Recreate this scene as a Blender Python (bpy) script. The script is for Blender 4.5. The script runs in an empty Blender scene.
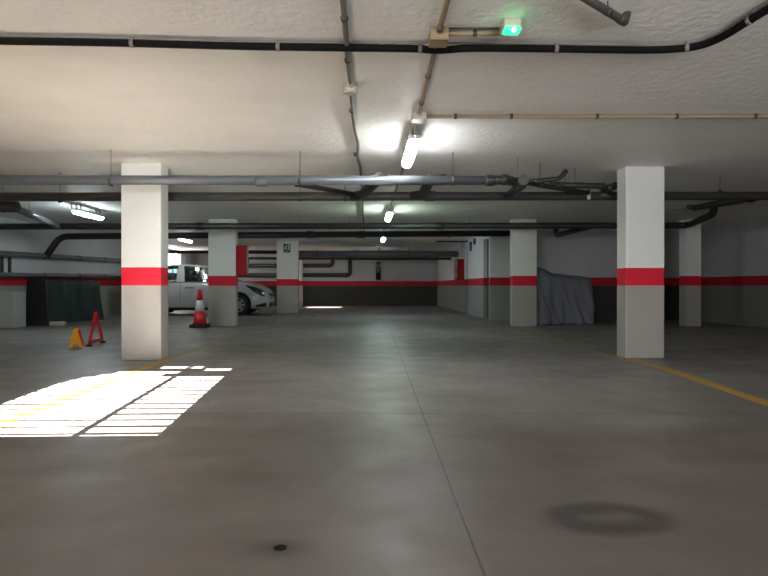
import bpy, bmesh, math, random
from mathutils import Vector, Matrix
random.seed(7)
R = math.radians
scene = bpy.context.scene
COL = scene.collection

# ------------------------------------------------------------------ camera
CAM_Z = 0.84
YAW, PITCH = -1.79, -0.2
cam_d = bpy.data.cameras.new('camera')
cam_d.sensor_width = 36.0
cam_d.lens = 36.0 * 576 / 768
cam_d.clip_end = 200
cam = bpy.data.objects.new('camera', cam_d)
cam.location = (0, 0, CAM_Z)
cam.rotation_euler = (R(90 + PITCH), 0, R(YAW))
COL.objects.link(cam)
scene.camera = cam
CAM_M = cam.rotation_euler.to_matrix()

# ------------------------------------------------------------------ sky, sun, daylight
world = bpy.data.worlds.new('sky')
scene.world = world
world.use_nodes = True
bg = world.node_tree.nodes['Background']
bg.inputs[0].default_value = (0.80, 0.90, 1.0, 1)
bg.inputs[1].default_value = 3.0

def add_light(name, kind, loc, direction, energy, color, **kw):
    d = bpy.data.lights.new(name, kind)
    d.energy = energy
    d.color = color
    for k, v in kw.items():
        setattr(d, k, v)
    o = bpy.data.objects.new(name, d)
    o.location = loc
    o.rotation_euler = Vector(direction).to_track_quat('-Z', 'Y').to_euler()
    COL.objects.link(o)
    return o

SUN_DIR = (-0.069, 1.0, -0.27)
add_light('sun', 'SUN', (2, -14, 6), SUN_DIR, 165.0, (1.0, 0.97, 0.925), angle=R(0.07))
# daylight coming in through the louvred opening behind the camera
add_light('gate_daylight', 'AREA', (-1.55, -1.95, 1.72), (0.06, 1, 0.75), 210.0, (1.0, 0.985, 0.96), shape='RECTANGLE', size=1.45, size_y=0.8)
add_light('added_fill_light', 'AREA', (2.6, -1.95, 1.3), (0.05, 1, 1.0), 78.0, (0.97, 0.98, 1.0), shape='RECTANGLE', size=2.0, size_y=1.4)  # added fill for the right column, at a made-up opening
# daylight in the window of the far left corner
add_light('window_daylight', 'AREA', (-7.62, 22.2, 1.72), (1, -0.35, 0.12), 30.0, (1.0, 0.93, 0.82), shape='RECTANGLE', size=1.2, size_y=0.8)
add_light('floor_streak_spot', 'SPOT', (-12.2, 22.2, 3.45), (10.5, 0.55, -3.45), 300000.0, (1.0, 0.95, 0.86), spot_size=R(2.5), spot_blend=0.25, shadow_soft_size=0.01)  # added spot outside the window, makes the bright streak on the far floor

vs = scene.view_settings
vs.view_transform = 'Standard'
vs.look = 'None'
vs.exposure = 0.95
vs.gamma = 1.0
vs.use_curve_mapping = False

# ------------------------------------------------------------------ helpers
def ray(px, py):
    return CAM_M @ Vector(((px - 384) / 576, -(py - 288) / 576, -1))
def at_y(px, py, y):
    d = ray(px, py)
    return Vector((0, 0, CAM_Z)) + d * (y / d.y)
def at_z(px, py, z):
    d = ray(px, py)
    return Vector((0, 0, CAM_Z)) + d * ((z - CAM_Z) / d.z)

def add_box(bm, lo, hi, rot=None, pivot=None):
    r = bmesh.ops.create_cube(bm, size=1)
    c = [(a + b) / 2 for a, b in zip(lo, hi)]
    s = [b - a for a, b in zip(lo, hi)]
    for v in r['verts']:
        v.co = Vector((v.co.x * s[0] + c[0], v.co.y * s[1] + c[1], v.co.z * s[2] + c[2]))
        if rot is not None:
            p = Vector(pivot if pivot else c)
            v.co = rot @ (v.co - p) + p
    return r['verts']

def bev_box(bm, lo, hi, b=0.005, seg=2, rot=None, pivot=None):
    vs_ = add_box(bm, lo, hi, rot, pivot)
    es = {e for v in vs_ for e in v.link_edges}
    bmesh.ops.bevel(bm, geom=list(es), offset=b, segments=seg, affect='EDGES', profile=0.5)

def add_tube(bm, pts, r, n=14, cap=True):
    pts = [Vector(p) for p in pts]
    rad = r if isinstance(r, (list, tuple)) else [r] * len(pts)
    rings = []
    up = None
    for i, p in enumerate(pts):
        if i == 0: t = pts[1] - pts[0]
        elif i == len(pts) - 1: t = pts[-1] - pts[-2]
        else: t = (pts[i + 1] - p).normalized() + (p - pts[i - 1]).normalized()
        t.normalize()
        if up is None:
            a = Vector((0, 0, 1)) if abs(t.z) < 0.9 else Vector((1, 0, 0))
            u = t.cross(a).normalized()
        else:
            u = (up - t * up.dot(t)).normalized()
        up = u
        w = t.cross(u)
        k = 1.0
        if 0 < i < len(pts) - 1:
            c = (pts[i + 1] - p).normalized().dot((p - pts[i - 1]).normalized())
            k = 1.0
        rings.append([bm.verts.new(p + (u * math.cos(2 * math.pi * j / n) + w * math.sin(2 * math.pi * j / n)) * rad[i] * k) for j in range(n)])
    for a, b in zip(rings, rings[1:]):
        for j in range(n):
            f = bm.faces.new((a[j], a[(j + 1) % n], b[(j + 1) % n], b[j]))
            f.smooth = True
    if cap:
        bm.faces.new(list(reversed(rings[0])))
        bm.faces.new(rings[-1])

def rounded(pts, r=0.12, n=6):
    """path with its corners rounded off like pipe bends"""
    pts = [Vector(p) for p in pts]
    out = [pts[0]]
    for a, b, c in zip(pts, pts[1:], pts[2:]):
        d1, d2 = a - b, c - b
        rr = min(r, d1.length * 0.45, d2.length * 0.45)
        p1, p2 = b + d1.normalized() * rr, b + d2.normalized() * rr
        for k in range(n + 1):
            t = k / n
            out.append(p1 * (1 - t) ** 2 + b * 2 * t * (1 - t) + p2 * t * t)
    out.append(pts[-1])
    return out

def smooth_path(pts, n=8):
    pts = [Vector(p) for p in pts]
    P = [pts[0]] + pts + [pts[-1]]
    out = []
    for i in range(1, len(P) - 2):
        for k in range(n):
            t = k / n
            p0, p1, p2, p3 = P[i - 1], P[i], P[i + 1], P[i + 2]
            out.append(0.5 * ((2 * p1) + (p2 - p0) * t + (2 * p0 - 5 * p1 + 4 * p2 - p3) * t * t + (3 * p1 - p0 - 3 * p2 + p3) * t ** 3))
    out.append(pts[-1])
    return out

def add_lathe(bm, prof, n=28, center=(0, 0, 0), mats=None):
    c = Vector(center)
    rings = []
    for r, z in prof:
        rings.append([bm.verts.new(c + Vector((r * math.cos(2 * math.pi * j / n), r * math.sin(2 * math.pi * j / n), z))) for j in range(n)])
    for i, (a, b) in enumerate(zip(rings, rings[1:])):
        for j in range(n):
            f = bm.faces.new((a[j], a[(j + 1) % n], b[(j + 1) % n], b[j]))
            f.smooth = True
    bm.faces.new(list(reversed(rings[0])))
    bm.faces.new(rings[-1])

def add_prism(bm, poly, offset):
    """poly: list of 3d points (planar); offset: extrusion vector"""
    off = Vector(offset)
    a = [bm.verts.new(Vector(p)) for p in poly]
    b = [bm.verts.new(Vector(p) + off) for p in poly]
    n = len(poly)
    bm.faces.new(a)
    bm.faces.new(list(reversed(b)))
    for i in range(n):
        bm.faces.new((a[i], b[i], b[(i + 1) % n], a[(i + 1) % n]))

def obj(name, bm, m, parent=None, loc=None):
    bmesh.ops.recalc_face_normals(bm, faces=bm.faces[:])
    me = bpy.data.meshes.new(name)
    bm.to_mesh(me)
    bm.free()
    me.materials.append(m)
    o = bpy.data.objects.new(name, me)
    COL.objects.link(o)
    if loc is not None: o.location = loc
    if parent is not None: o.parent = parent
    return o

def tag(o, label, cat, group=None, kind='thing'):
    o['label'] = label
    o['category'] = cat
    if group: o['group'] = group
    if kind: o['kind'] = kind
    return o

def thing(name, label, cat, loc=(0, 0, 0), rotz=0.0, group=None):
    o = bpy.data.objects.new(name, None)
    COL.objects.link(o)
    o.location = loc
    o.rotation_euler = (0, 0, rotz)
    return tag(o, label, cat, group)

def struct(name, bm, m, label=None, parent=None):
    o = obj(name, bm, m, parent)
    if parent is None:
        o['kind'] = 'structure'
        if label: tag(o, label, label.split()[-1], kind='structure')
    return o

def dup(root, loc, rotz=0.0, label=None, group=None):
    r = root.copy(); COL.objects.link(r)
    r.location = loc; r.rotation_euler = (0, 0, rotz)
    if label: r['label'] = label
    if group: r['group'] = group
    for ch in list(root.children):
        c = ch.copy(); COL.objects.link(c); c.parent = r
        for g in list(ch.children):
            d = g.copy(); COL.objects.link(d); d.parent = c
    return r

# ------------------------------------------------------------------ materials
def srgb(r, g, b):
    f = lambda c: (c / 255 / 12.92) if c / 255 <= 0.04045 else ((c / 255 + 0.055) / 1.055) ** 2.4
    return (f(r), f(g), f(b), 1)

def mat(name, color, rough=0.6, metal=0.0, bump=0.0, bscale=60, var=0.0, vscale=4, emit=None, estr=0.0, spec=0.5):
    m = bpy.data.materials.new(name); m.use_nodes = True
    nt = m.node_tree; N = nt.nodes; L = nt.links
    p = N['Principled BSDF']
    p.inputs['Base Color'].default_value = color
    p.inputs['Roughness'].default_value = rough
    p.inputs['Metallic'].default_value = metal
    p.inputs['Specular IOR Level'].default_value = spec
    if emit:
        p.inputs['Emission Color'].default_value = emit
        p.inputs['Emission Strength'].default_value = estr
    if var or bump:
        g = N.new('ShaderNodeNewGeometry')
    if var:
        nz = N.new('ShaderNodeTexNoise'); nz.inputs['Scale'].default_value = vscale; nz.inputs['Detail'].default_value = 6
        L.new(g.outputs['Position'], nz.inputs['Vector'])
        mx = N.new('ShaderNodeMix'); mx.data_type = 'RGBA'
        mx.inputs[6].default_value = tuple(c * (1 - var) for c in color[:3]) + (1,)
        mx.inputs[7].default_value = tuple(min(1, c * (1 + var)) for c in color[:3]) + (1,)
        L.new(nz.outputs['Fac'], mx.inputs[0]); L.new(mx.outputs[2], p.inputs['Base Color'])
    if bump:
        n2 = N.new('ShaderNodeTexNoise'); n2.inputs['Scale'].default_value = bscale; n2.inputs['Detail'].default_value = 4
        L.new(g.outputs['Position'], n2.inputs['Vector'])
        b = N.new('ShaderNodeBump'); b.inputs['Strength'].default_value = bump; b.inputs['Distance'].default_value = 0.01
        L.new(n2.outputs['Fac'], b.inputs['Height']); L.new(b.outputs['Normal'], p.inputs['Normal'])
    return m

def banded(name, white, red, grey, z0=0.846, z1=1.05, bump=0.35, bscale=55):
    """plaster painted grey at the foot, a red stripe and white above"""
    m = bpy.data.materials.new(name); m.use_nodes = True
    nt = m.node_tree; N = nt.nodes; L = nt.links
    p = N['Principled BSDF']; p.inputs['Roughness'].default_value = 0.62
    p.inputs['Specular IOR Level'].default_value = 0.35
    g = N.new('ShaderNodeNewGeometry')
    sx = N.new('ShaderNodeSeparateXYZ'); L.new(g.outputs['Position'], sx.inputs[0])
    def above(z):
        n = N.new('ShaderNodeMath'); n.operation = 'GREATER_THAN'
        L.new(sx.outputs['Z'], n.inputs[0]); n.inputs[1].default_value = z
        return n.outputs[0]
    nz = N.new('ShaderNodeTexNoise'); nz.inputs['Scale'].default_value = 3.0; nz.inputs['Detail'].default_value = 5
    L.new(g.outputs['Position'], nz.inputs['Vector'])
    mp = N.new('ShaderNodeMapRange'); L.new(nz.outputs['Fac'], mp.inputs[0])
    mp.inputs[3].default_value = 0.9; mp.inputs[4].default_value = 1.08
    a = N.new('ShaderNodeMix'); a.data_type = 'RGBA'; a.inputs[6].default_value = grey; a.inputs[7].default_value = red
    L.new(above(z0), a.inputs[0])
    b = N.new('ShaderNodeMix'); b.data_type = 'RGBA'; b.inputs[7].default_value = white
    L.new(a.outputs[2], b.inputs[6]); L.new(above(z1), b.inputs[0])
    c = N.new('ShaderNodeMix'); c.data_type = 'RGBA'; c.blend_type = 'MULTIPLY'; c.inputs[0].default_value = 1
    L.new(b.outputs[2], c.inputs[6]); L.new(mp.outputs[0], c.inputs[7]); L.new(c.outputs[2], p.inputs['Base Color'])
    n2 = N.new('ShaderNodeTexNoise'); n2.inputs['Scale'].default_value = bscale; n2.inputs['Detail'].default_value = 3
    L.new(g.outputs['Position'], n2.inputs['Vector'])
    bp = N.new('ShaderNodeBump'); bp.inputs['Strength'].default_value = bump; bp.inputs['Distance'].default_value = 0.012
    L.new(n2.outputs['Fac'], bp.inputs['Height']); L.new(bp.outputs['Normal'], p.inputs['Normal'])
    return m

WHITE = srgb(222, 222, 218); RED = srgb(208, 20, 48); GREY = srgb(158, 153, 146); DARKGREY = srgb(50, 50, 47)
M_COL = banded('column_paint', WHITE, RED, GREY)
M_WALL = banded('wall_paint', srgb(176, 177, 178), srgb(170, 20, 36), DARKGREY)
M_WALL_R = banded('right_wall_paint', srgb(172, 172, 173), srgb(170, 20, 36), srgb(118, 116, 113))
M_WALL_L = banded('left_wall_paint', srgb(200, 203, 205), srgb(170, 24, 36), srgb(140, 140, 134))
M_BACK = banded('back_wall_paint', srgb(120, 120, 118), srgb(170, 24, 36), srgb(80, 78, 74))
M_CORE = banded('core_paint', srgb(212, 214, 214), srgb(185, 22, 40), srgb(140, 140, 136))

def ceiling_mat():
    m = mat('ceiling_plaster', srgb(243, 240, 234), 0.55, bump=0.6, bscale=20, var=0.07, vscale=3.2, spec=0.4)
    return m
M_CEIL = ceiling_mat()

def floor_mat():
    m = bpy.data.materials.new('polished_concrete'); m.use_nodes = True
    nt = m.node_tree; N = nt.nodes; L = nt.links
    p = N['Principled BSDF']
    g = N.new('ShaderNodeNewGeometry')
    sep = N.new('ShaderNodeSeparateXYZ'); L.new(g.outputs['Position'], sep.inputs[0])
    def noise(scale, detail=6, vec=None, sc=None):
        n = N.new('ShaderNodeTexNoise'); n.inputs['Scale'].default_value = scale; n.inputs['Detail'].default_value = detail
        if sc:
            mpn = N.new('ShaderNodeMapping'); mpn.inputs['Scale'].default_value = sc
            L.new(g.outputs['Position'], mpn.inputs[0]); L.new(mpn.outputs[0], n.inputs['Vector'])
        else:
            L.new(g.outputs['Position'], n.inputs['Vector'])
        return n.outputs['Fac']
    def rng(src, a, b, c, d):
        n = N.new('ShaderNodeMapRange'); L.new(src, n.inputs[0])
        for i, v in enumerate((a, b, c, d)): n.inputs[i + 1].default_value = v
        return n.outputs[0]
    def math_(op, a, b=None, c=None):
        n = N.new('ShaderNodeMath'); n.operation = op
        for i, v in enumerate((a, b, c)):
            if v is None: continue
            if isinstance(v, (int, float)): n.inputs[i].default_value = v
            else: L.new(v, n.inputs[i])
        return n.outputs[0]
    def mixc(fac, a, b, mode='MIX'):
        n = N.new('ShaderNodeMix'); n.data_type = 'RGBA'; n.blend_type = mode
        for i, v in ((0, fac), (6, a), (7, b)):
            if isinstance(v, (int, float, tuple)): n.inputs[i].default_value = v
            else: L.new(v, n.inputs[i])
        return n.outputs[2]
    base = mixc(rng(noise(0.9, 8), 0.3, 0.7, 0, 1), srgb(108, 104, 100), srgb(134, 131, 127))
    base = mixc(rng(noise(2.6, 6, sc=(0.5, 1.4, 1)), 0.42, 0.72, 0, 0.65), base, srgb(101, 95, 89))
    base = mixc(rng(noise(60, 3), 0.3, 0.7, 0.0, 0.18), base, srgb(92, 89, 85))
    # the front slab was poured darker and browner
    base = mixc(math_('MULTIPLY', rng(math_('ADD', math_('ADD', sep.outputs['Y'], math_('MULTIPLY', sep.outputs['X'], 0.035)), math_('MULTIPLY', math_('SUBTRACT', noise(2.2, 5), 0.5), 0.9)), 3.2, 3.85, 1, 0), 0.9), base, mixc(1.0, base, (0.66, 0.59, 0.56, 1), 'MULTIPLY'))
    # ring stain left by a tyre or drum
    wob = math_('MULTIPLY', math_('SUBTRACT', noise(6, 4), 0.5), 0.17)
    def dist(cx, cy, sx=1.0, sy=1.0):
        dx = math_('MULTIPLY', math_('SUBTRACT', sep.outputs['X'], cx), sx)
        dy = math_('MULTIPLY', math_('SUBTRACT', sep.outputs['Y'], cy), sy)
        return math_('SQRT', math_('ADD', math_('MULTIPLY', dx, dx), math_('MULTIPLY', dy, dy)))
    d = math_('ADD', dist(0.885, 2.06, 1.0, 1.75), wob)
    outer = rng(d, 0.20, 0.285, 1, 0)
    inner = rng(d, 0.05, 0.13, 0.35, 1)
    base = mixc(math_('MULTIPLY', math_('MULTIPLY', outer, inner), 0.7), base, srgb(46, 42, 40))
    # small damp spot round the floor hole
    d2 = math_('ADD', dist(-0.275, 1.855, 1.0, 1.6), math_('MULTIPLY', wob, 0.4))
    base = mixc(math_('MULTIPLY', rng(d2, 0.02, 0.13, 1, 0), 0.75), base, srgb(40, 37, 35))
    # scattered tyre and oil marks
    spots = rng(noise(1.7, 3), 0.66, 0.78, 0, 0.4)
    base = mixc(spots, base, srgb(70, 66, 62))
    # cut joints in the slab
    jx = math_('ABSOLUTE', math_('SUBTRACT', sep.outputs['X'], math_('ADD', math_('MULTIPLY', sep.outputs['Y'], 0.0125), 0.325)))
    jx = math_('ADD', jx, math_('MULTIPLY', math_('SUBTRACT', noise(9, 4), 0.5), 0.010))
    lx = math_('MULTIPLY', rng(jx, 0.002, 0.006, 1, 0), math_('LESS_THAN', sep.outputs['Y'], 11.6))
    jy = math_('ABSOLUTE', math_('SUBTRACT', math_('ADD', sep.outputs['Y'], math_('MULTIPLY', sep.outputs['X'], 0.035)), 3.79))
    ly = math_('MULTIPLY', rng(jy, 0.005, 0.014, 1, 0), 0.6)
    joint = math_('MAXIMUM', lx, ly)
    base = mixc(math_('MULTIPLY', joint, 0.85), base, srgb(48, 45, 42))
    L.new(base, p.inputs['Base Color'])
    L.new(rng(noise(3.0, 5), 0.3, 0.7, 0.38, 0.55), p.inputs['Roughness'])
    p.inputs['Specular IOR Level'].default_value = 0.45
    bp = N.new('ShaderNodeBump'); bp.inputs['Strength'].default_value = 0.12; bp.inputs['Distance'].default_value = 0.006
    L.new(math_('SUBTRACT', noise(30, 5), joint), bp.inputs['Height']); L.new(bp.outputs['Normal'], p.inputs['Normal'])
    return m
M_FLOOR = floor_mat()
def yellow_mat():
    m = mat('worn_yellow_paint', srgb(186, 156, 66), 0.6)
    nt = m.node_tree; N = nt.nodes; L = nt.links
    g = N.new('ShaderNodeNewGeometry'); sp = N.new('ShaderNodeSeparateXYZ'); L.new(g.outputs['Position'], sp.inputs[0])
    nz = N.new('ShaderNodeTexNoise'); nz.inputs['Scale'].default_value = 11; nz.inputs['Detail'].default_value = 7; L.new(g.outputs['Position'], nz.inputs['Vector'])
    w = N.new('ShaderNodeMapRange'); L.new(sp.outputs['Y'], w.inputs[0])
    for i, v in enumerate((6.3, 7.4, -0.18, 0.32)): w.inputs[i + 1].default_value = v      # the deeper stretch is worn the most
    a = N.new('ShaderNodeMath'); a.operation = 'ADD'; L.new(nz.outputs['Fac'], a.inputs[0]); L.new(w.outputs[0], a.inputs[1])
    r_ = N.new('ShaderNodeMapRange'); L.new(a.outputs[0], r_.inputs[0])
    for i, v in enumerate((0.35, 0.95, 0.0, 0.85)): r_.inputs[i + 1].default_value = v
    mx = N.new('ShaderNodeMix'); mx.data_type = 'RGBA'; mx.inputs[6].default_value = srgb(166, 132, 46); mx.inputs[7].default_value = srgb(116, 111, 102)
    L.new(r_.outputs[0], mx.inputs[0]); L.new(mx.outputs[2], nt.nodes['Principled BSDF'].inputs['Base Color'])
    return m
M_YELLOW = yellow_mat()
M_PVC = mat('grey_pvc', srgb(90, 93, 98), 0.32, spec=0.5)
M_PVC_D = mat('dark_grey_pvc', srgb(62, 60, 58), 0.45, bump=0.05)
M_PVC_DD = mat('dusty_dark_pvc', srgb(40, 41, 40), 0.45)
M_BLACK = mat('black_cable_sheath', srgb(9, 8, 7), 0.8, spec=0.2)
M_CABLE = mat('grey_cable_sheath', srgb(120, 112, 104), 0.6)
M_BEIGE = mat('beige_conduit', srgb(146, 126, 98), 0.6)
M_GREYCOND = mat('grey_conduit', srgb(112, 106, 99), 0.6)
M_BOX = mat('ivory_plastic', srgb(188, 180, 166), 0.5)
M_STEEL = mat('galvanised_steel', srgb(150, 150, 150), 0.35, metal=0.9)
M_DSTEEL = mat('dark_clip', srgb(70, 64, 58), 0.5, metal=0.4)
M_LAMPBODY = mat('lamp_housing', srgb(196, 196, 194), 0.5)
LAMP_E = 36.0
M_LAMP = mat('lamp_diffuser', srgb(240, 245, 240), 0.4, emit=(0.94, 0.97, 1.0, 1), estr=LAMP_E * 0.95)
M_LAMP_G = mat('greenish_lamp_diffuser', srgb(240, 245, 240), 0.4, emit=(0.74, 1.0, 0.84, 1), estr=LAMP_E)
M_LAMP_W = mat('ageing_lamp_diffuser', srgb(240, 245, 240), 0.4, emit=(0.95, 0.98, 0.95, 1), estr=LAMP_E * 0.5)
M_LAMP_F = mat('dim_lamp_diffuser', srgb(240, 245, 240), 0.4, emit=(0.80, 0.95, 1.0, 1), estr=LAMP_E * 0.15)
M_LAMP_B = mat('cool_lamp_diffuser', srgb(240, 245, 240), 0.4, emit=(0.78, 0.95, 1.0, 1), estr=LAMP_E)
M_GREEN = mat('green_led', srgb(30, 200, 90), 0.3, emit=(0.02, 0.9, 0.22, 1), estr=1.6)
M_GREENLED = mat('green_led_core', srgb(120, 255, 160), 0.3, emit=(0.25, 1.0, 0.45, 1), estr=9.0)
M_CABRED = mat('red_enamel', srgb(134, 8, 18), 0.6, spec=0.2)
M_DOOR = mat('dark_grey_door', srgb(66, 64, 62), 0.5)
M_SIGN = mat('dark_green_sign', srgb(20, 40, 30), 0.4)
M_SIGNW = mat('pale_sign_ink', srgb(190, 205, 195), 0.4)
M_BLOCK = mat('block_grey_paint', srgb(146, 146, 140), 0.8, bump=0.4, bscale=30, var=0.08)
M_TARP = mat('green_tarpaulin', srgb(22, 42, 38), 0.65, bump=0.3, bscale=9, var=0.15)
M_BOARD = mat('black_board', srgb(15, 13, 19), 0.55, bump=0.1)
M_PALE = mat('pale_stone', srgb(170, 164, 152), 0.8, var=0.1)
M_COVER = mat('grey_cover_cloth', srgb(114, 116, 124), 0.8, bump=0.25, bscale=14, var=0.08)
M_CARPAINT = mat('shade_greyed_white_paint', srgb(168, 169, 172), 0.25, spec=0.45)  # white paint greyed to stand in for the shade on its side
M_TYRE = mat('tyre_rubber', srgb(18, 18, 18), 0.75)
M_HUB = mat('silver_hubcap', srgb(150, 152, 156), 0.3, metal=0.7)
M_TRIM = mat('black_trim', srgb(18, 18, 20), 0.4)
M_LENS = mat('headlight_lens', srgb(46, 50, 56), 0.1, spec=0.8)
M_SEAT = mat('dark_upholstery', srgb(34, 34, 36), 0.85)
M_CONE = mat('orange_red_plastic', srgb(206, 34, 30), 0.45)
M_CONEW = mat('reflective_white', srgb(210, 208, 206), 0.5)
M_CONEB = mat('black_rubber', srgb(20, 20, 18), 0.7)
M_TRI = mat('red_reflector', srgb(196, 34, 32), 0.35)
M_AMBER = mat('amber_plastic', srgb(222, 150, 30), 0.45)
def glass_mat():
    m = bpy.data.materials.new('tinted_glass'); m.use_nodes = True
    nt = m.node_tree; N = nt.nodes; L = nt.links
    N.remove(N['Principled BSDF'])
    t = N.new('ShaderNodeBsdfTransparent'); t.inputs[0].default_value = (0.62, 0.70, 0.68, 1)
    gl = N.new('ShaderNodeBsdfGlossy'); gl.inputs['Roughness'].default_value = 0.02
    fr = N.new('ShaderNodeFresnel'); fr.inputs[0].default_value = 1.5
    mx = N.new('ShaderNodeMixShader')
    L.new(fr.outputs[0], mx.inputs[0]); L.new(t.outputs[0], mx.inputs[1]); L.new(gl.outputs[0], mx.inputs[2])
    L.new(mx.outputs[0], N['Material Output'].inputs[0])
    return m
M_GLASS = glass_mat()

# ------------------------------------------------------------------ the garage shell
XL, XR, YB, YF, H = -7.3, 8.0, -1.6, 24.6, 2.227
T = 0.15
YK = 14.1            # front of the stair core / back of the right-hand bays
XK = 3.05            # inner face of the stair core
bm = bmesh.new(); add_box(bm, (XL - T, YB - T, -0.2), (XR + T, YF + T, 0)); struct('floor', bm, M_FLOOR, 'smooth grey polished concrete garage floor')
bm = bmesh.new(); add_box(bm, (XL - T, YB - T, H), (XR + T, YF + T, H + 0.25)); struct('ceiling', bm, M_CEIL, 'rough off-white plastered garage ceiling')

def wall_with_hole(name, axis, c0, c1, a0, a1, holes, m, label):
    """wall slab c0..c1 thick, running a0..a1; holes: (a, b, z0, z1)"""
    bm = bmesh.new()
    def bx(p, q, z0, z1):
        if q - p < 1e-4 or z1 - z0 < 1e-4: return
        if axis == 'x': add_box(bm, (p, c0, z0), (q, c1, z1))
        else: add_box(bm, (c0, p, z0), (c1, q, z1))
    cur = a0
    for (p, q, z0, z1) in holes:
        bx(cur, p, 0, H); bx(p, q, 0, z0); bx(p, q, z1, H); cur = q
    bx(cur, a1, 0, H)
    return struct(name, bm, m, label)

LV = (-2.21, -0.81, 1.315, 2.13)          # louvred opening behind the camera
FILL_HOLE = (1.6, 3.6, 0.15, 2.05)             # added unseen opening behind the camera, to the right, for fill light
wall_with_hole('wall_back', 'x', YB - T, YB, XL - T, XR + T, [LV, FILL_HOLE], M_BACK, 'white and grey wall behind the camera wall')
WIN = (21.5, 22.95, 1.30, 2.14)
wall_with_hole('wall_left', 'y', XL - T, XL, YB, YF, [WIN], M_WALL_L, 'long white left wall with red stripe wall')
bm = bmesh.new(); add_box(bm, (XR, YB, 0), (XR + T, YK, H)); struct('wall_right', bm, M_WALL_R, 'right side wall with red stripe')
bm = bmesh.new(); add_box(bm, (XL - T, YF, 0), (XK, YF + T, H)); struct('wall_far', bm, M_WALL, 'far end wall of the garage')

# the stair core: its front face, its side with two door recesses
D1 = (14.25, 14.88); D2 = (17.2, 17.62)
bm = bmesh.new(); add_box(bm, (XK + 0.75, YK, 0), (XR + T, YK + T, H)); struct('wall_core_front', bm, M_WALL, 'dim back wall of the right bays')
bm = bmesh.new()
for a, b, w_ in ((YK - 0.002, D1[0], 0.75), (D1[1], D2[0], 0.2), (D2[1], YF, 0.2)):
    add_box(bm, (XK, a, 0), (XK + w_, b, H))
add_box(bm, (XK, D1[0], 2.03), (XK + 0.2, D1[1], H)); add_box(bm, (XK, D2[0], 2.0), (XK + 0.2, D2[1], H))
struct('wall_core_side', bm, M_CORE, 'white side wall of the stair core with doors')
for k, (d, top) in enumerate(((D1, 2.03), (D2, 2.0))):
    bm = bmesh.new(); add_box(bm, (XK + 0.12, d[0], 0.0), (XK + 0.17, d[1], top))
    dd = struct('door_%d' % (k + 1), bm, M_DOOR, 'dark grey metal door in the core side door')
    bm = bmesh.new(); add_tube(bm, [(XK + 0.12, d[0] + 0.1, 1.0), (XK + 0.07, d[0] + 0.1, 1.0), (XK + 0.07, d[0] + 0.2, 1.0)], 0.009, 8)
    obj('door_handle', bm, M_STEEL, dd)
    bm = bmesh.new()
    add_box(bm, (XK + 0.1, d[0], 0), (XK + 0.125, d[0] + 0.04, top)); add_box(bm, (XK + 0.1, d[1] - 0.04, 0), (XK + 0.125, d[1], top)); add_box(bm, (XK + 0.1, d[0], top - 0.04), (XK + 0.125, d[1], top))
    obj('door_frame', bm, M_DOOR, dd)

# louvred gate window behind the camera (its blades and mullion cut the sun into strips)
bm = bmesh.new()
x0, x1, z0, z1 = LV
yl = YB - 0.06
add_box(bm, (x0, yl - 0.02, z0), (x0 + 0.02, yl + 0.02, z1)); add_box(bm, (x1 - 0.02, yl - 0.02, z0), (x1, yl + 0.02, z1))
add_box(bm, (x0, yl - 0.02, z0), (x1, yl + 0.02, z0 + 0.012)); add_box(bm, (x0, yl - 0.02, z1 - 0.04), (x1, yl + 0.02, z1))
wl = struct('window_1', bm, M_STEEL, 'louvred steel gate window')
bm = bmesh.new(); add_box(bm, (-1.31, yl - 0.02, z0), (-1.265, yl + 0.02, z1)); obj('mullion', bm, M_STEEL, wl)
bm = bmesh.new()
rl = random.Random(3)
def blade(a, b, z, tilt, half):
    if b - a > 0.01: add_box(bm, (a, yl - half, z - 0.0045), (b, yl + half, z + 0.0045), Matrix.Rotation(R(tilt), 3, 'X'))
z = z0 + 0.03
k = 0
while z < z1 - 0.02:
    f = (z - z0) / (z1 - z0)
    # the topmost blades are closed in parts, made up to break the sun patch
    for bx0, bx1, base in ((x0, -1.31, 2.5), (-1.265, x1, 10.0)):
        opened = {17: (-1.0, -0.81), 16: (-1.58, -1.15), 15: (-1.10, -0.84), 14: (-1.92, -1.31), 13: (-2.02, -1.42), 12: (-2.12, -0.81), 11: (-2.16, -0.81)}.get(k, (bx0, bx1))
        o0, o1 = max(opened[0], bx0), min(opened[1], bx1)
        if o1 <= o0: blade(bx0, bx1, z, 75, 0.027)
        else:
            blade(bx0, o0, z, 75, 0.027); blade(o1, bx1, z, 75, 0.027)
            blade(o0, o1, z, -15 + base + rl.uniform(-2.5, 3), 0.017)
    z += 0.0452; k += 1
obj('louvre_blades', bm, M_STEEL, wl)
# far corner window
bm = bmesh.new()
xw = XL - 0.07
y0, y1, z0, z1 = WIN
for a, b in ((y0, y0 + 0.04), (y1 - 0.04, y1), ((y0 + y1) / 2 - 0.02, (y0 + y1) / 2 + 0.02)):
    add_box(bm, (xw - 0.02, a, z0), (xw + 0.02, b, z1))
add_box(bm, (xw - 0.02, y0, z0), (xw + 0.02, y1, z0 + 0.04)); add_box(bm, (xw - 0.02, y0, z1 - 0.04), (xw + 0.02, y1, z1))
struct('window_2', bm, M_STEEL, 'bright open daylight window')
# frame of the made-up fill opening
bm = bmesh.new()
add_box(bm, (FILL_HOLE[0], YB - 0.1, FILL_HOLE[2]), (FILL_HOLE[0] + 0.05, YB - 0.02, FILL_HOLE[3])); add_box(bm, (FILL_HOLE[1] - 0.05, YB - 0.1, FILL_HOLE[2]), (FILL_HOLE[1], YB - 0.02, FILL_HOLE[3]))
add_box(bm, (FILL_HOLE[0], YB - 0.1, FILL_HOLE[3] - 0.05), (FILL_HOLE[1], YB - 0.02, FILL_HOLE[3]))
struct('window_added_fill', bm, M_STEEL, 'frame of the added fill opening behind the camera window')

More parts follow.
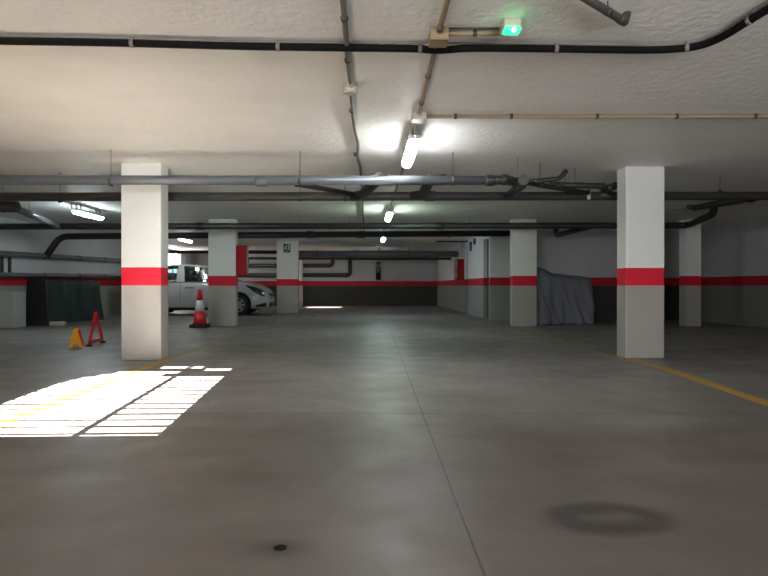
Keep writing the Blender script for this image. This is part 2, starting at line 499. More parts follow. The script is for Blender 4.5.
bm = bmesh.new(); add_box(bm, (-0.2, -6.2, -0.2), (6.5, -6.0, 4.6)); add_box(bm, (-0.2, -6.0, -0.2), (0.0, YB - T, 3.6)); struct('wall_sun_block', bm, M_WALL_L, 'added unseen wall blocking sun from the fill opening')  # unseen wall added to keep direct sun out of the fill opening
# yellow bay lines
for k, path in enumerate((((-2.15, -1.5), (-2.217, 3.56), (-2.274, 6.4), (-2.285, 13.2)), ((2.62, -1.5), (2.86, 4.0), (3.02, 5.6), (3.0, 7.2), (2.99, 13.6)))):
    bm = bmesh.new()
    vv = [[bm.verts.new((x + dx, y, z)) for dx, z in ((-0.055, 0), (-0.055, 0.002), (0.055, 0.002), (0.055, 0))] for x, y in path]
    for p_, q_ in zip(vv, vv[1:]):
        for j in range(4): bm.faces.new((p_[j], p_[(j + 1) % 4], q_[(j + 1) % 4], q_[j]))
    bm.faces.new(vv[0]); bm.faces.new(list(reversed(vv[-1])))
    o = obj('yellow_line', bm, M_YELLOW)
    tag(o, ['worn yellow floor line crossing the sunlit patch', 'worn yellow floor line passing the column at the right bays'][k], 'floor marking', 'yellow bay lines')

# ------------------------------------------------------------------ columns
def column(x0, x1, y0, y1, label):
    bm = bmesh.new()
    bev_box(bm, (x0, y0, 0), (x1, y1, H), 0.012, 2)
    o = obj('concrete_column', bm, M_COL)
    return tag(o, label, 'column', 'red banded concrete columns')
column(-2.76, -2.314, 6.58, 6.83, 'large near white column with red band rising beside the sunlit floor patch')
column(3.01, 3.465, 6.58, 6.83, 'large near white column with red band by the right yellow line')
column(-3.265, -2.70, 12.03, 12.24, 'white and red column standing beside the traffic cone')
column(3.03, 3.545, 11.85, 12.05, 'white and red column standing beside the covered motorcycle')
column(-2.736, -2.086, 17.75, 18.0, 'white and red column carrying the exit sign')
column(6.625, 6.96, 11.75, 12.0, 'dim shaded column near the right side wall')
column(-3.2, -2.57, 23.3, 23.6, 'pale column peeping out behind the exit sign column')

# round floor hole
bm = bmesh.new(); add_lathe(bm, [(0.021, 0.0), (0.021, 0.0012), (0.012, 0.001), (0.011, 0.0006)], 20, (-0.275, 1.855, 0))
o = obj('floor_drain', bm, M_BLACK); tag(o, 'small dark round drain hole in the front of the floor', 'drain')

# ------------------------------------------------------------------ ceiling lamps
def make_lamp(label, m, loc):
    """weatherproof fluorescent batten, long axis along Y"""
    t = thing('fluorescent_lamp', label, 'lamp', loc, 0, 'fluorescent ceiling lamps')
    bm = bmesh.new(); bev_box(bm, (-0.055, -0.50, -0.04), (0.055, 0.50, 0.0), 0.01, 2)
    obj('housing', bm, M_LAMPBODY, t)
    bm = bmesh.new()
    n = 10; rows = []
    for yy, s in ((-0.485, 0.55), (-0.465, 0.92), (-0.44, 1.0), (0.44, 1.0), (0.465, 0.92), (0.485, 0.55)):
        row = []
        for k in range(n + 1):
            a = math.pi * k / n
            row.append(bm.verts.new((-0.05 * math.cos(a) * (0.85 + 0.15 * s), yy, -0.038 - 0.055 * s * math.sin(a) ** 0.7)))
        rows.append(row)
    for a, b in zip(rows, rows[1:]):
        for k in range(n):
            f = bm.faces.new((a[k], a[k + 1], b[k + 1], b[k])); f.smooth = True
    bm.faces.new(rows[0]); bm.faces.new(list(reversed(rows[-1])))
    obj('diffuser', bm, m, t)
    for s in (-0.35, 0.35):
        hb = H - loc[2]
        bm = bmesh.new(); add_prism(bm, [(x_, s - 0.012, z_) for x_, z_ in ((-0.045, 0), (-0.045, hb), (-0.03, hb), (-0.03, 0.008), (0.03, 0.008), (0.03, hb), (0.045, hb), (0.045, 0))], (0, 0.024, 0))
        obj('bracket', bm, M_STEEL, t)
    bm = bmesh.new(); add_tube(bm, [(0, -0.50, -0.015), (0, -0.56, -0.012), (0, -0.62, H - loc[2] - 0.015)], 0.011, 8)
    obj('cable_gland', bm, M_STEEL, t)
    for s in (-1, 1):
        for yy in (-0.4, 0.0, 0.4):
            bm = bmesh.new(); add_box(bm, (s * 0.05 - 0.003, yy - 0.012, -0.04), (s * 0.05 + 0.003, yy + 0.012, -0.012))
            obj('clip', bm, M_STEEL, t)
    return t
LZ = 2.135
make_lamp('lit fluorescent lamp hanging nearest, beside the beige junction box', M_LAMP, (0.417, 5.42, LZ))
make_lamp('lit greenish fluorescent lamp in the aisle, second behind the large grey pipe', M_LAMP_G, (0.41, 10.36, LZ))
make_lamp('small lit fluorescent lamp deepest in the aisle, before the stair core', M_LAMP_B, (0.46, 15.42, LZ))
make_lamp('lit fluorescent lamp over the left bay above the wall pipes', M_LAMP_B, (-4.86, 10.26, LZ))
make_lamp('lit fluorescent lamp over the parked white car', M_LAMP_W, (-4.92, 15.88, LZ))

make_lamp('lit fluorescent lamp behind the broad grey pipe before the far wall', M_LAMP_F, (0.47, 21.4, LZ))
# ------------------------------------------------------------------ conduits, boxes and cables on the ceiling
def run(name, label, cat, pts, r, m, clips=(), clip_m=None, n=10, group=None, clip_r=1.35, up=H):
    """a pipe or cable, with clips (points on the run) as its parts"""
    bm = bmesh.new(); add_tube(bm, pts, r, n)
    o = obj(name, bm, m); tag(o, label, cat, group)
    for c, t in clips:
        c = Vector(c); t = Vector(t).normalized()
        bm = bmesh.new(); add_tube(bm, [c - t * 0.011, c + t * 0.011], r * clip_r, n)
        if up - c.z > r: add_box(bm, (c.x - 0.006, c.y - 0.006, c.z), (c.x + 0.006, c.y + 0.006, up))
        obj('clip', bm, clip_m or M_DSTEEL, o)
    return o
zc = H - 0.02
AX = (0, 1, 0); XX = (1, 0, 0)
pts = [(-0.115, -1.5, zc), (-0.11, 2.8, zc), (-0.105, 4.0, zc), (-0.10, 4.9, zc - 0.002), (-0.075, 5.5, zc), (-0.085, 6.2, zc), (-0.06, 7.2, zc), (-0.05, 12, zc), (-0.05, 17, zc)]
run('electrical_conduit', 'thin grey conduit along the ceiling through the round junction box', 'conduit', smooth_path(pts, 6), 0.015, M_GREYCOND,
    [((-0.11, y, zc), AX) for y in (2.4, 2.95, 3.5, 4.5, 6.0)], M_DSTEEL, group='ceiling conduits')
pts = [(0.375, -1.5, zc), (0.39, 2.8, zc), (0.40, 3.4, zc), (0.42, 4.6, zc), (0.42, 5.6, zc), (0.43, 7, zc), (0.42, 10.5, zc), (0.45, 16, zc)]
run('electrical_conduit', 'beige conduit along the ceiling feeding the aisle lamps', 'conduit', smooth_path(pts, 6), 0.0145, M_BEIGE,
    [((0.385, 2.6, zc), AX), ((0.395, 3.05, zc), AX), ((0.405, 3.75, zc), AX), ((0.415, 4.3, zc), AX)], M_DSTEEL, group='ceiling conduits')
pb = at_z(422, 116, H - 0.016)
pe = at_z(900, 114.0, H - 0.016); pe.y = pb.y + 0.0
run('electrical_conduit', 'beige conduit running sideways from the lamp junction box', 'conduit', [(pb.x, pb.y, zc), (7.98, pb.y - 0.25, zc)], 0.0155, M_BEIGE,
    [((x, pb.y - 0.25 * (x - pb.x) / (8 - pb.x), zc), XX) for x in (0.72, 1.17, 1.86, 2.5, 3.13, 4.0)], M_DSTEEL, group='ceiling conduits')
p1 = at_z(438, 33, H - 0.016); p2 = at_z(505, 31, H - 0.016)
run('electrical_conduit', 'short brown conduit from junction box to the green emergency light', 'conduit', [(p1.x, p1.y, zc), (p2.x, p1.y - 0.02, zc)], 0.0125, M_BEIGE,
    [(((p1.x + p2.x) / 2 + 0.02, p1.y - 0.01, zc), XX)], M_DSTEEL, group='ceiling conduits')
run('electrical_cable', 'thin dark wire beside the short brown conduit', 'cable', [(p1.x + 0.03, p1.y - 0.035, H - 0.006), (p2.x, p1.y - 0.045, H - 0.006)], 0.004, M_DSTEEL)

def junction(label, loc, sx, sy, sz, m, round_=False):
    t = thing('junction_box', label, 'junction box', loc, 0, 'ceiling junction boxes')
    bm = bmesh.new()
    if round_: add_lathe(bm, [(0.045, -sz), (0.05, -sz + 0.008), (0.05, 0)], 20)
    else: bev_box(bm, (-sx, -sy, -sz), (sx, sy, 0), 0.006, 2)
    obj('box', bm, m, t)
    bm = bmesh.new()
    if round_: add_lathe(bm, [(0.040, -sz - 0.012), (0.052, -sz - 0.006), (0.052, -sz + 0.002)], 20)
    else: bev_box(bm, (-sx * 1.04, -sy * 1.04, -sz - 0.008), (sx * 1.04, sy * 1.04, -sz + 0.004), 0.004, 1)
    obj('lid', bm, m, t)
    for s in (-1, 1):
        bm = bmesh.new(); add_tube(bm, [(0, s * (sy - 0.01), -0.02), (0, s * (sy + 0.035), -0.018)], 0.02, 10)
        obj('gland', bm, m, t)
    return t
junction('round ivory junction box on the thin grey conduit', (-0.105, 3.97, H), 0.05, 0.05, 0.055, M_BOX, True)
junction('square ivory junction box where the conduit leaves for the emergency light', (0.395, 3.13, H), 0.05, 0.055, 0.06, M_BEIGE)
junction('square ivory junction box in front of the nearest lamp', (0.425, 4.62, H), 0.055, 0.06, 0.055, M_BOX)

# green emergency light
pl = at_z(511, 31, H - 0.05)
t = thing('emergency_light', 'small ceiling emergency light glowing green', 'light', (pl.x, pl.y, H), 0)
bm = bmesh.new(); bev_box(bm, (-0.045, -0.04, -0.045), (0.045, 0.07, 0), 0.006, 2); obj('body', bm, M_BOX, t)
bm = bmesh.new(); bev_box(bm, (-0.043, -0.05, -0.066), (0.043, 0.02, -0.044), 0.008, 2); obj('green_lens', bm, M_GREEN, t)
bm = bmesh.new(); bmesh.ops.create_uvsphere(bm, u_segments=12, v_segments=8, radius=0.013)
for v in bm.verts: v.co += Vector((0.005, -0.043, -0.062))
obj('led', bm, M_GREENLED, t)

# thick black cable with its slack and its turn to the right
zk = H - 0.035
pix = [(-60, 39.5), (0, 41), (70, 42), (132, 43.3), (240, 46.2), (300, 47.2), (345, 47.8), (410, 48.6), (438, 50.2), (470, 48.2), (520, 48.4), (580, 49.2), (640, 50), (675, 49), (700, 45.5), (722, 37), (745, 23), (768, 9), (800, -10), (900, -60)]
path = smooth_path([at_z(x, y, zk) for x, y in pix], 6)
cl = []
for x, y in ((132, 43.3), (278, 46.8), (420, 48.8), (556, 48.9), (687, 47.6), (750, 20)):
    a = at_z(x, y, zk); b = at_z(x + 4, y + (0.05 if x < 680 else -2 if x > 700 else -0.6), zk)
    cl.append((a, b - a))
run('power_cable', 'thick black cable sweeping across the near ceiling and bending at its end', 'cable', path, 0.0205, M_BLACK, cl, M_CABLE, n=12, clip_r=1.12)
zt = H - 0.008
pix = [(-60, 36.5), (0, 37.5), (130, 39.8), (240, 41.5), (340, 42.6), (440, 43.2), (560, 45.2), (640, 46.3), (690, 44), (715, 36), (760, 6), (900, -70)]
run('signal_cable', 'thin grey cable running just behind the thick black cable', 'cable', smooth_path([at_z(x, y, zt) for x, y in pix], 6), 0.0062, M_CABLE)

# ------------------------------------------------------------------ drain pipes under the ceiling
def pipe(label, pts, r, m, hang=(), sleeves=(), group='drain pipes under the ceiling', bend=0.12, n=18, caps=()):
    """pvc pipe run; hang: points hung from the ceiling; sleeves: (point, direction, half length)"""
    path = rounded(pts, bend) if len(pts) > 2 else [Vector(p) for p in pts]
    bm = bmesh.new(); add_tube(bm, path, r, n)
    o = obj('drain_pipe', bm, m); tag(o, label, 'pipe', group)
    for c, d in hang:
        c = Vector(c); d = Vector(d).normalized()
        bm = bmesh.new()
        add_tube(bm, [c - d * 0.012, c + d * 0.012], r * 1.06, n)
        add_tube(bm, [(c.x, c.y, c.z + r * 0.9), (c.x, c.y, H)], 0.003, 8)
        obj('hanger', bm, M_DSTEEL, o)
    for c, d, h in sleeves:
        c = Vector(c); d = Vector(d).normalized()
        bm = bmesh.new(); add_tube(bm, [c - d * h, c - d * (h - 0.01), c + d * (h - 0.01), c + d * h], [r * 1.08, r * 1.16, r * 1.16, r * 1.08], n)
        obj('coupling', bm, m, o)
    return o

Y1 = 5.95
L1, R1 = at_y(-40, 181.6, Y1), at_y(490, 180.4, Y1)
def on1(px): return at_y(px, 181.6 + (px + 40) / 530 * -1.2, Y1)
pipe('long light grey pipe crossing in front of the left column under the ceiling', [(-7.25, Y1, L1.z), R1], 0.048, M_PVC,
     [(on1(x), XX) for x in (-20, 111, 300, 453)], [(on1(x), XX, 0.06) for x in (262,)])
Y2 = 7.12
def on2(px): return at_y(px, 198.4 - px * 0.0052, Y2)
pipe('long dark drain pipe crossing behind the near columns', [(-7.25, Y2, on2(0).z), (7.95, Y2, on2(768).z)], 0.054, M_PVC_D,
     [(on2(x), XX) for x in (60, 300, 345, 565, 720)], [(on2(x), XX, 0.07) for x in (430, 605)])
# small riser clamp, white strap
a = on2(587)
bm = bmesh.new(); add_box(bm, (a.x - 0.02, a.y - 0.064, a.z - 0.06), (a.x + 0.02, a.y - 0.05, a.z + 0.07)); add_box(bm, (a.x - 0.02, a.y - 0.064, a.z + 0.056), (a.x + 0.02, a.y + 0.06, a.z + 0.07))
o = obj('pipe_strap', bm, M_BOX); tag(o, 'pale strap round the dark drain pipe left of the right column', 'strap')
# wyes that join the light pipe to the dark one
for k, (pa, pb_, lab) in enumerate(((378, 352, 'dark wye branch joining both pipes, left of the aisle lamps'), (432, 412, 'dark wye branch joining both pipes, right of the aisle lamps'))):
    A = on1(pa) + Vector((0, 0.02, 0.03)); B = on2(pb_)
    pipe(lab, [A + Vector((0.13, 0.03, -0.012)), A + Vector((0.0, 0.19, 0.015)), B + Vector((0.12, -0.12, 0.0)), B], 0.058, M_PVC_DD, (), [(A + Vector((0.0, 0.2, 0.025)), (B - A), 0.05)], bend=0.15, group='wye branches between pipes')
    bm = bmesh.new()
# slim branch left of the first wye
A, B = at_y(306, 185.5, 6.35), at_y(352, 194, 6.95)
pipe('slim dark pipe slanting to the first wye', [A + Vector((-0.12, -0.02, 0.012)), A, B], 0.028, M_PVC_DD, (), bend=0.06, group='small branch pipes')

# cluster of fittings in the middle right
C1 = at_y(490, 180.4, Y1); C2 = at_y(504, 179.5, Y1); C3 = at_y(524, 183.5, Y1 + 0.25)
pipe('dark pipe fitting ending the light grey pipe', [C1, C2, C3, at_y(508, 196, Y2)], 0.05, M_PVC_DD, [], [(C1, XX, 0.045), (C2, XX, 0.03)], bend=0.08, group='pipe fittings above the aisle')
A = at_y(524, 180, Y1 - 0.02)
pipe('capped round pipe stub pointing at the viewer', [A, A + Vector((0, 0.3, 0))], 0.05, M_PVC_D, [(A + Vector((0, 0.25, 0)), AX)], [(A + Vector((0, 0.04, 0)), AX, 0.03)], group='pipe fittings above the aisle')
A, B, Cc = at_y(528, 182, 6.25), at_y(560, 178.5, 6.25), at_y(566, 173, 6.25)
pipe('slim dark pipe rising with an upturned end', [A, B, at_y(566.5, 170.5, 6.25)], 0.026, M_PVC_DD, (), [(at_y(540, 181, 6.25), B - A, 0.045)], bend=0.07, group='pipe fittings above the aisle')
A, B = at_y(540, 185, 6.4), at_y(588, 193, 7.05)
pipe('slim dark pipe slanting down into the dark drain', [A + Vector((-0.2, -0.05, 0.03)), A, B], 0.03, M_PVC_DD, [(A, XX)], bend=0.1, group='pipe fittings above the aisle')
A, B, Cc = at_y(548, 184.8, 6.7), at_y(600, 185.8, 6.75), at_y(608, 190, 7.0)
pipe('level dark pipe beside the right column ending in an elbow', [A, B, Cc, at_y(612, 195, Y2)], 0.034, M_PVC_DD, [(at_y(575, 185.3, 6.72), XX)], [(B, B - A, 0.05)], bend=0.08, group='pipe fittings above the aisle')
A = at_y(612, 187, 6.95)
pipe('short dark bent pipe just left of the right column', [at_y(604, 189, 6.95), A, at_y(617, 185, 6.97), at_y(632, 188, 7.05)], 0.045, M_PVC_DD, (), bend=0.08, group='pipe fittings above the aisle')

# third and fourth pipes, deeper
Y3 = 11.35
def on3(px): return at_y(px, 226.6 - px * 0.0016, Y3)
E3 = on3(688)
pipe('dark drain pipe crossing in front of the cone column', [(-7.25, Y3, on3(0).z), E3, at_y(713, 214, 9.9), (at_y(714, 208, 9.9).x, 9.9, H)], 0.062, M_PVC_DD,
     [(on3(x), XX) for x in (40, 300, 349, 470, 640)], [(on3(x), XX, 0.08) for x in (200, 440)], bend=0.2)
Y4 = 13.3
def on4(px): return at_y(px, 234.6, Y4)
W1 = at_y(60, 236.5, Y4)
pipe('dark drain pipe behind the cone column, turning down at the left wall', [at_y(520, 233.2, Y4), W1, (-7.17, 13.15, 1.50)], 0.072, M_PVC_DD,
     [(on4(x), XX) for x in (140, 330, 450)], [(on4(x), XX, 0.08) for x in (310, 360)], bend=0.18)
# pipe on the slant at the left
A, B = at_y(12, 207, 8.2), at_y(58, 226, 11.2)
pipe('light grey pipe slanting back over the left bay', [A, B], [0.05, 0.05][0], M_PVC, [(A.lerp(B, 0.3), B - A)], [(A.lerp(B, 0.94), B - A, 0.07)], group='small branch pipes')
A = at_y(14, 207, 8.1)
pipe('dark tee pipe at the left edge under the ceiling', [(-7.25, 8.1, A.z), (A.x + 0.05, 8.1, A.z)], 0.075, M_PVC_DD, [((A.x - 0.15, 8.1, A.z), XX)], group='small branch pipes')
# pipes at the right
A, B = at_y(775, 194, Y2 + 0.05), at_y(694, 208, 9.7)
pipe('dark pipe slanting back under the ceiling at the right wall', [A, B, (B.x - 0.1, 9.72, H)], 0.05, M_PVC_DD, [(A.lerp(B, 0.5), B - A)], [(A.lerp(B, 0.25), B - A, 0.07)], bend=0.1, group='small branch pipes')
A, B = at_y(556, 235, 13.2), at_y(592, 226.3, Y3)
pipe('dark pipe slanting over the covered motorcycle', [(A.x, 13.2, H), A, B], 0.055, M_PVC_DD, (), bend=0.1, group='small branch pipes')
run('electrical_conduit', 'thin beige conduit along the ceiling over the right bay', 'conduit', [(at_z(666, 211, zc).x, at_z(666, 211, zc).y, zc), (7.9, 7.35, zc)], 0.011, M_BEIGE, group='ceiling conduits')
# near right drain stub
zd = 2.175
A = at_z(556, -20, zd); B = at_z(625, 22, zd)
dv = (B - A).normalized()
pipe('short grey drain pipe with elbow at the top right of the ceiling', [A, B, (B.x + dv.x * 0.02, B.y + dv.y * 0.02, H)], 0.02, M_PVC_D,
     [(A.lerp(B, 0.72), dv)], [(B - dv * 0.03, dv, 0.03)], bend=0.04, group='small branch pipes')

# far pipes
Y5 = 19.0
z5 = at_y(380, 254, Y5).z
pipe('broad grey pipe crossing before the far wall', [(-2.4, Y5, z5), (XK, Y5, z5)], 0.105, M_PVC, [((x, Y5, z5), XX) for x in (-1.6, 1.4)], [((-0.3, Y5, z5), XX, 0.12)])
zq = at_y(380, 252.3, 20.2).z
pipe('dark pipe just behind the broad grey pipe', [(-7.25, 20.2, zq), (XK, 20.2, zq)], 0.06, M_PVC_DD, [((x, 20.2, zq), XX) for x in (-4.2, 0.3)])
zq = at_y(380, 258.6, 20.6).z
pipe('dark pipe under the broad grey pipe, near its level', [(-4.9, 20.6, zq), (XK, 20.6, zq)], 0.045, M_PVC_DD, [((x, 20.6, zq), XX) for x in (-3.9, 1.1)])
zq = at_y(455, 241.5, 17.2).z
pipe('thin dark pipe under the ceiling beside the stair core', [(2.1, 17.2, zq), (XK, 17.2, zq)], 0.022, M_PVC_DD, [((2.4, 17.2, zq), XX)])
YW = YF - 0.1
for k, (px, y, lab) in enumerate(((332.6, 265.6, 'upper dark pipe on the far wall with a short upturned elbow'), (350, 275.2, 'lower dark pipe on the far wall with a tall upturned elbow'))):
    e = at_y(px, y, YW)
    pipe(lab, [(-6.3, YW, e.z), e, (e.x, YW, H)], 0.085, M_PVC_DD, (), [((e.x - 0.18, YW, e.z), XX, 0.05)], bend=0.16, group='pipes on the far wall')
# left wall pipes
za, zb = at_y(0, 255, 12.55).z, at_y(118, 260.5, 16.2).z
xw = XL + 0.13
def wall_pipe(label, z0, z1, r, y0=2.0, y1=18.2):
    bm = bmesh.new(); add_tube(bm, [(xw, y0, z0), (xw, y1, z1)], r, 18)
    o = obj('drain_pipe', bm, M_PVC); tag(o, label, 'pipe', 'pipes along the left wall')
    for y in (5, 8, 11, 13.05, 14.6, 16.0):
        z = z0 + (z1 - z0) * (y - y0) / (y1 - y0)
        bm = bmesh.new(); add_tube(bm, [(xw, y - 0.015, z), (xw, y + 0.015, z)], r * 1.12, 18); add_box(bm, (XL + 0.003, y - 0.015, z - 0.02), (xw - r * 0.8, y + 0.015, z + 0.02))
        obj('clamp', bm, M_PVC_DD, o)
    return o
wall_pipe('upper grey pipe clamped along the left wall', 1.30, 1.60, 0.062)
wall_pipe('lower grey pipe clamped along the left wall behind the green sheet', 0.93, 1.145, 0.052)
for y in (11.75, 12.0):
    bm = bmesh.new(); add_box(bm, (XL, y - 0.02, 1.08), (XL + 0.05, y + 0.02, 1.5)); o = obj('pipe_bracket', bm, M_PVC_DD)
    tag(o, 'dark upright bracket between the two left wall pipes', 'bracket', 'brackets between the left wall pipes')

# ------------------------------------------------------------------ wall mounted things
def hose_cabinet(label, lo, hi, face):
    t = thing('hose_cabinet', label, 'fire cabinet', ((lo[0] + hi[0]) / 2, (lo[1] + hi[1]) / 2, lo[2]), 0, 'red fire hose cabinets')
    c = t.location
    f = lambda p: tuple(a - b for a, b in zip(p, c))
    bm = bmesh.new(); bev_box(bm, f(lo), f(hi), 0.008, 2); obj('body', bm, M_CABRED, t)
    bm = bmesh.new()
    x = hi[0] if face > 0 else lo[0]
    bev_box(bm, f((x - 0.012, lo[1] + 0.03, lo[2] + 0.03)), f((x + 0.012, hi[1] - 0.03, hi[2] - 0.03)), 0.004, 1); dr = obj('door', bm, M_STEEL, t)
    bm = bmesh.new(); xx = x + face * 0.012
    add_box(bm, f((min(xx, xx + face * 0.02), lo[1] + 0.06, (lo[2] + hi[2]) / 2 - 0.05)), f((max(xx, xx + face * 0.02), lo[1] + 0.08, (lo[2] + hi[2]) / 2 + 0.05)))
    obj('handle', bm, M_TRIM, dr)
    return t
hose_cabinet('red fire hose cabinet on the side of the cone column', (-2.705, 12.05, 1.06), (-2.48, 12.23, 1.68), 1)
hose_cabinet('red fire hose cabinet on the white side wall of the stair core', (2.83, 17.8, 1.04), (3.053, 18.4, 1.68), -1)

# exit sign on the third column
ps = at_y(287, 248.2, 17.75)
t = thing('exit_sign', 'small dark green pictogram sign high on the far left column', 'sign', (ps.x, 17.75, ps.z))
bm = bmesh.new(); bev_box(bm, (-0.105, -0.015, -0.135), (0.105, 0, 0.135), 0.003, 1); obj('board', bm, M_SIGN, t)
bm = bmesh.new()
yy = -0.0155
def poly(p): add_prism(bm, [(x, yy, z) for x, z in p], (0, -0.002, 0))
poly([(0.035, -0.06), (0.075, -0.06), (0.075, 0.12), (0.035, 0.12)])                      # doorway
obj('door_symbol', bm, M_SIGNW, t)
bm = bmesh.new()
poly([(-0.065 + 0.02 * 0, 0.0), (-0.03, 0.0), (-0.005, 0.07), (-0.035, 0.08)])               # torso
poly([(-0.03, 0.015), (-0.005, -0.005), (0.01, -0.055), (-0.008, -0.058), (-0.024, -0.02), (-0.05, 0.0)])
poly([(-0.06, 0.005), (-0.042, -0.01), (-0.075, -0.05), (-0.09, -0.04)])
poly([(-0.01, 0.07), (0.018, 0.045), (0.012, 0.035), (-0.015, 0.052)])
poly([(-0.035, 0.075), (-0.075, 0.045), (-0.068, 0.036), (-0.033, 0.058)])
poly([(-0.012 + 0.016 * math.cos(a * math.pi / 5), 0.1 + 0.016 * math.sin(a * math.pi / 5)) for a in range(10)])
obj('running_figure', bm, M_SIGNW, t)
bm = bmesh.new()
poly([(-0.085, -0.085), (0.02, -0.085), (0.02, -0.12), (-0.085, -0.12)])
obj('sign_strip', bm, mat('dull_green_ink', srgb(92, 120, 112), 0.5), t)

# small items on the core wall and far wall
for px, y0, y1, lab in ((471.3, 242, 251, 'small dark sign high on the core wall, farther of two'), (475.2, 238.5, 244.5, 'small dark sign high on the core wall, nearer of two')):
    yk = (XK - 0.01) / ((px - 384) / 576 + math.tan(R(-YAW)))
    a = at_y(px, y0, yk); b = at_y(px, y1, yk)
    bm = bmesh.new(); bev_box(bm, (XK - 0.03, yk - 0.1, b.z), (XK, yk + 0.1, a.z), 0.004, 1)
    o = obj('wall_sign', bm, M_TRIM); tag(o, lab, 'sign', 'small dark core wall signs')
yk = 17.75; a = at_y(465.3, 244.5, yk)
bm = bmesh.new(); bev_box(bm, (XK - 0.12, yk - 0.12, a.z - 0.08), (XK, yk + 0.12, a.z + 0.08), 0.02, 3); o = obj('wall_lamp', bm, M_BOX); tag(o, 'small pale unlit lamp high on the core wall above the hose cabinet', 'lamp')
a, b = at_y(375.8, 266.5, YF), at_y(381.0, 280.2, YF)
t = thing('equipment_box', 'narrow black box on the far wall above the red stripe', 'box', ((a.x + b.x) / 2, YF, b.z))
hh = a.z - b.z; ww = (b.x - a.x) / 2
bm = bmesh.new(); bev_box(bm, (-ww, -0.16, 0), (ww, 0, hh), 0.01, 2); obj('case', bm, M_TRIM, t)
bm = bmesh.new(); bev_box(bm, (-ww * 0.8, -0.172, 0.03), (ww * 0.8, -0.158, hh * 0.55), 0.005, 1); obj('lower_cover', bm, M_BLACK, t)
bm = bmesh.new(); bev_box(bm, (-ww * 0.9, -0.12, hh + 0.09), (ww * 0.9, 0, hh + 0.2), 0.01, 2); obj('cap', bm, M_PVC_DD, t)
bm = bmesh.new(); add_tube(bm, [(0, -0.05, hh), (0, -0.05, hh + 0.1)], 0.03, 10); obj('tube', bm, M_CABLE, t)

# ------------------------------------------------------------------ left bay things
bm = bmesh.new(); bev_box(bm, (-7.30, 11.65, 0), (-6.97, 12.05, 0.74), 0.02, 2)
o = obj('low_wall', bm, M_BLOCK); tag(o, 'low grey masonry block pier standing against the left wall', 'low wall')
# black leaning board
A, B = at_z(24.5, 326.2, 0), at_z(48, 326.2, 0)
t = thing('leaning_board', 'black board leaning between the low wall and the green sheet', 'board', ((A.x + B.x) / 2, (A.y + B.y) / 2, 0), 0)
w = (B.x - A.x) / 2
rot = Matrix.Rotation(R(-7), 3, 'X')
bm = bmesh.new(); add_prism(bm, [rot @ Vector(p) for p in ((-w, 0, 0.004), (w, 0, 0.004), (w * 0.5, 0, 0.985), (-w * 1.05, 0, 0.985))], rot @ Vector((0, 0.05, 0))); obj('sheet', bm, M_BOARD, t)
bm = bmesh.new(); add_prism(bm, [rot @ Vector(p) for p in ((-w * 1.05, -0.006, 0.95), (w * 0.52, -0.006, 0.95), (w * 0.5, -0.006, 0.99), (-w * 1.05, -0.006, 0.99))], rot @ Vector((0, 0.062, 0))); obj('edge_strip', bm, M_TRIM, t)
# green sheet: a tarpaulin over something boxy
A, B = at_z(47.5, 324.2, 0), at_z(104, 319.6, 0)
fx = (B - A); ln = fx.length; ux = fx.normalized(); uy = Vector((-ux.y, ux.x, 0))
def tarp():
    bm = bmesh.new(); nu, nv = 34, 16
    grid = []
    prof = [(0, 0.0), (0.02, 0.35), (0.04, 0.7), (0.06, 1.0), (0.10, 1.08), (0.15, 1.09), (0.19, 1.09), (0.22, 1.05), (0.23, 0.8), (0.23, 0.4), (0.23, 0.0)]
    def pr(v):
        f = v * (len(prof) - 1); i = min(int(f), len(prof) - 2); t_ = f - i
        return tuple(a * (1 - t_) + b * t_ for a, b in zip(prof[i], prof[i + 1]))
    for i in range(nu + 1):
        u = i / nu; row = []
        for j in range(nv * 2 + 1):
            d, z = pr(j / (nv * 2))
            s = z / 1.09
            uu = u * ln - 0.16 * s * (1 - u) - 0.03 * s * u
            wv = 0.018 * math.sin(u * 23 + z * 3) * (1 - s * 0.6) + 0.012 * math.sin(u * 41 + 1.3 - z * 5)
            dd = (0.03 if d < 0.12 else 0) + d + (wv if d < 0.12 else -wv * 0.4)
            p = A + ux * uu + uy * dd
            p.z = max(0.0, z * (0.92 - 0.02 * u) + (0.012 * math.sin(u * 19) if z > 1 else 0))
            row.append(bm.verts.new(p))
        grid.append(row)
    for a, b in zip(grid, grid[1:]):
        for j in range(len(a) - 1):
            f = bm.faces.new((a[j], a[j + 1], b[j + 1], b[j])); f.smooth = True
    for g_ in (grid[0], grid[-1]): bm.faces.new(g_)
    return bm
o = obj('green_tarpaulin', tarp(), M_TARP); tag(o, 'dark green sheet draped upright below the left wall pipes', 'tarpaulin')
A = at_z(57, 325.5, 0)
bm = bmesh.new(); bev_box(bm, (A.x - 0.16, A.y - 0.05, 0), (A.x + 0.16, A.y + 0.08, 0.085), 0.012, 2); o = obj('stone_block', bm, M_PALE); tag(o, 'small pale block on the floor before the green sheet', 'block')

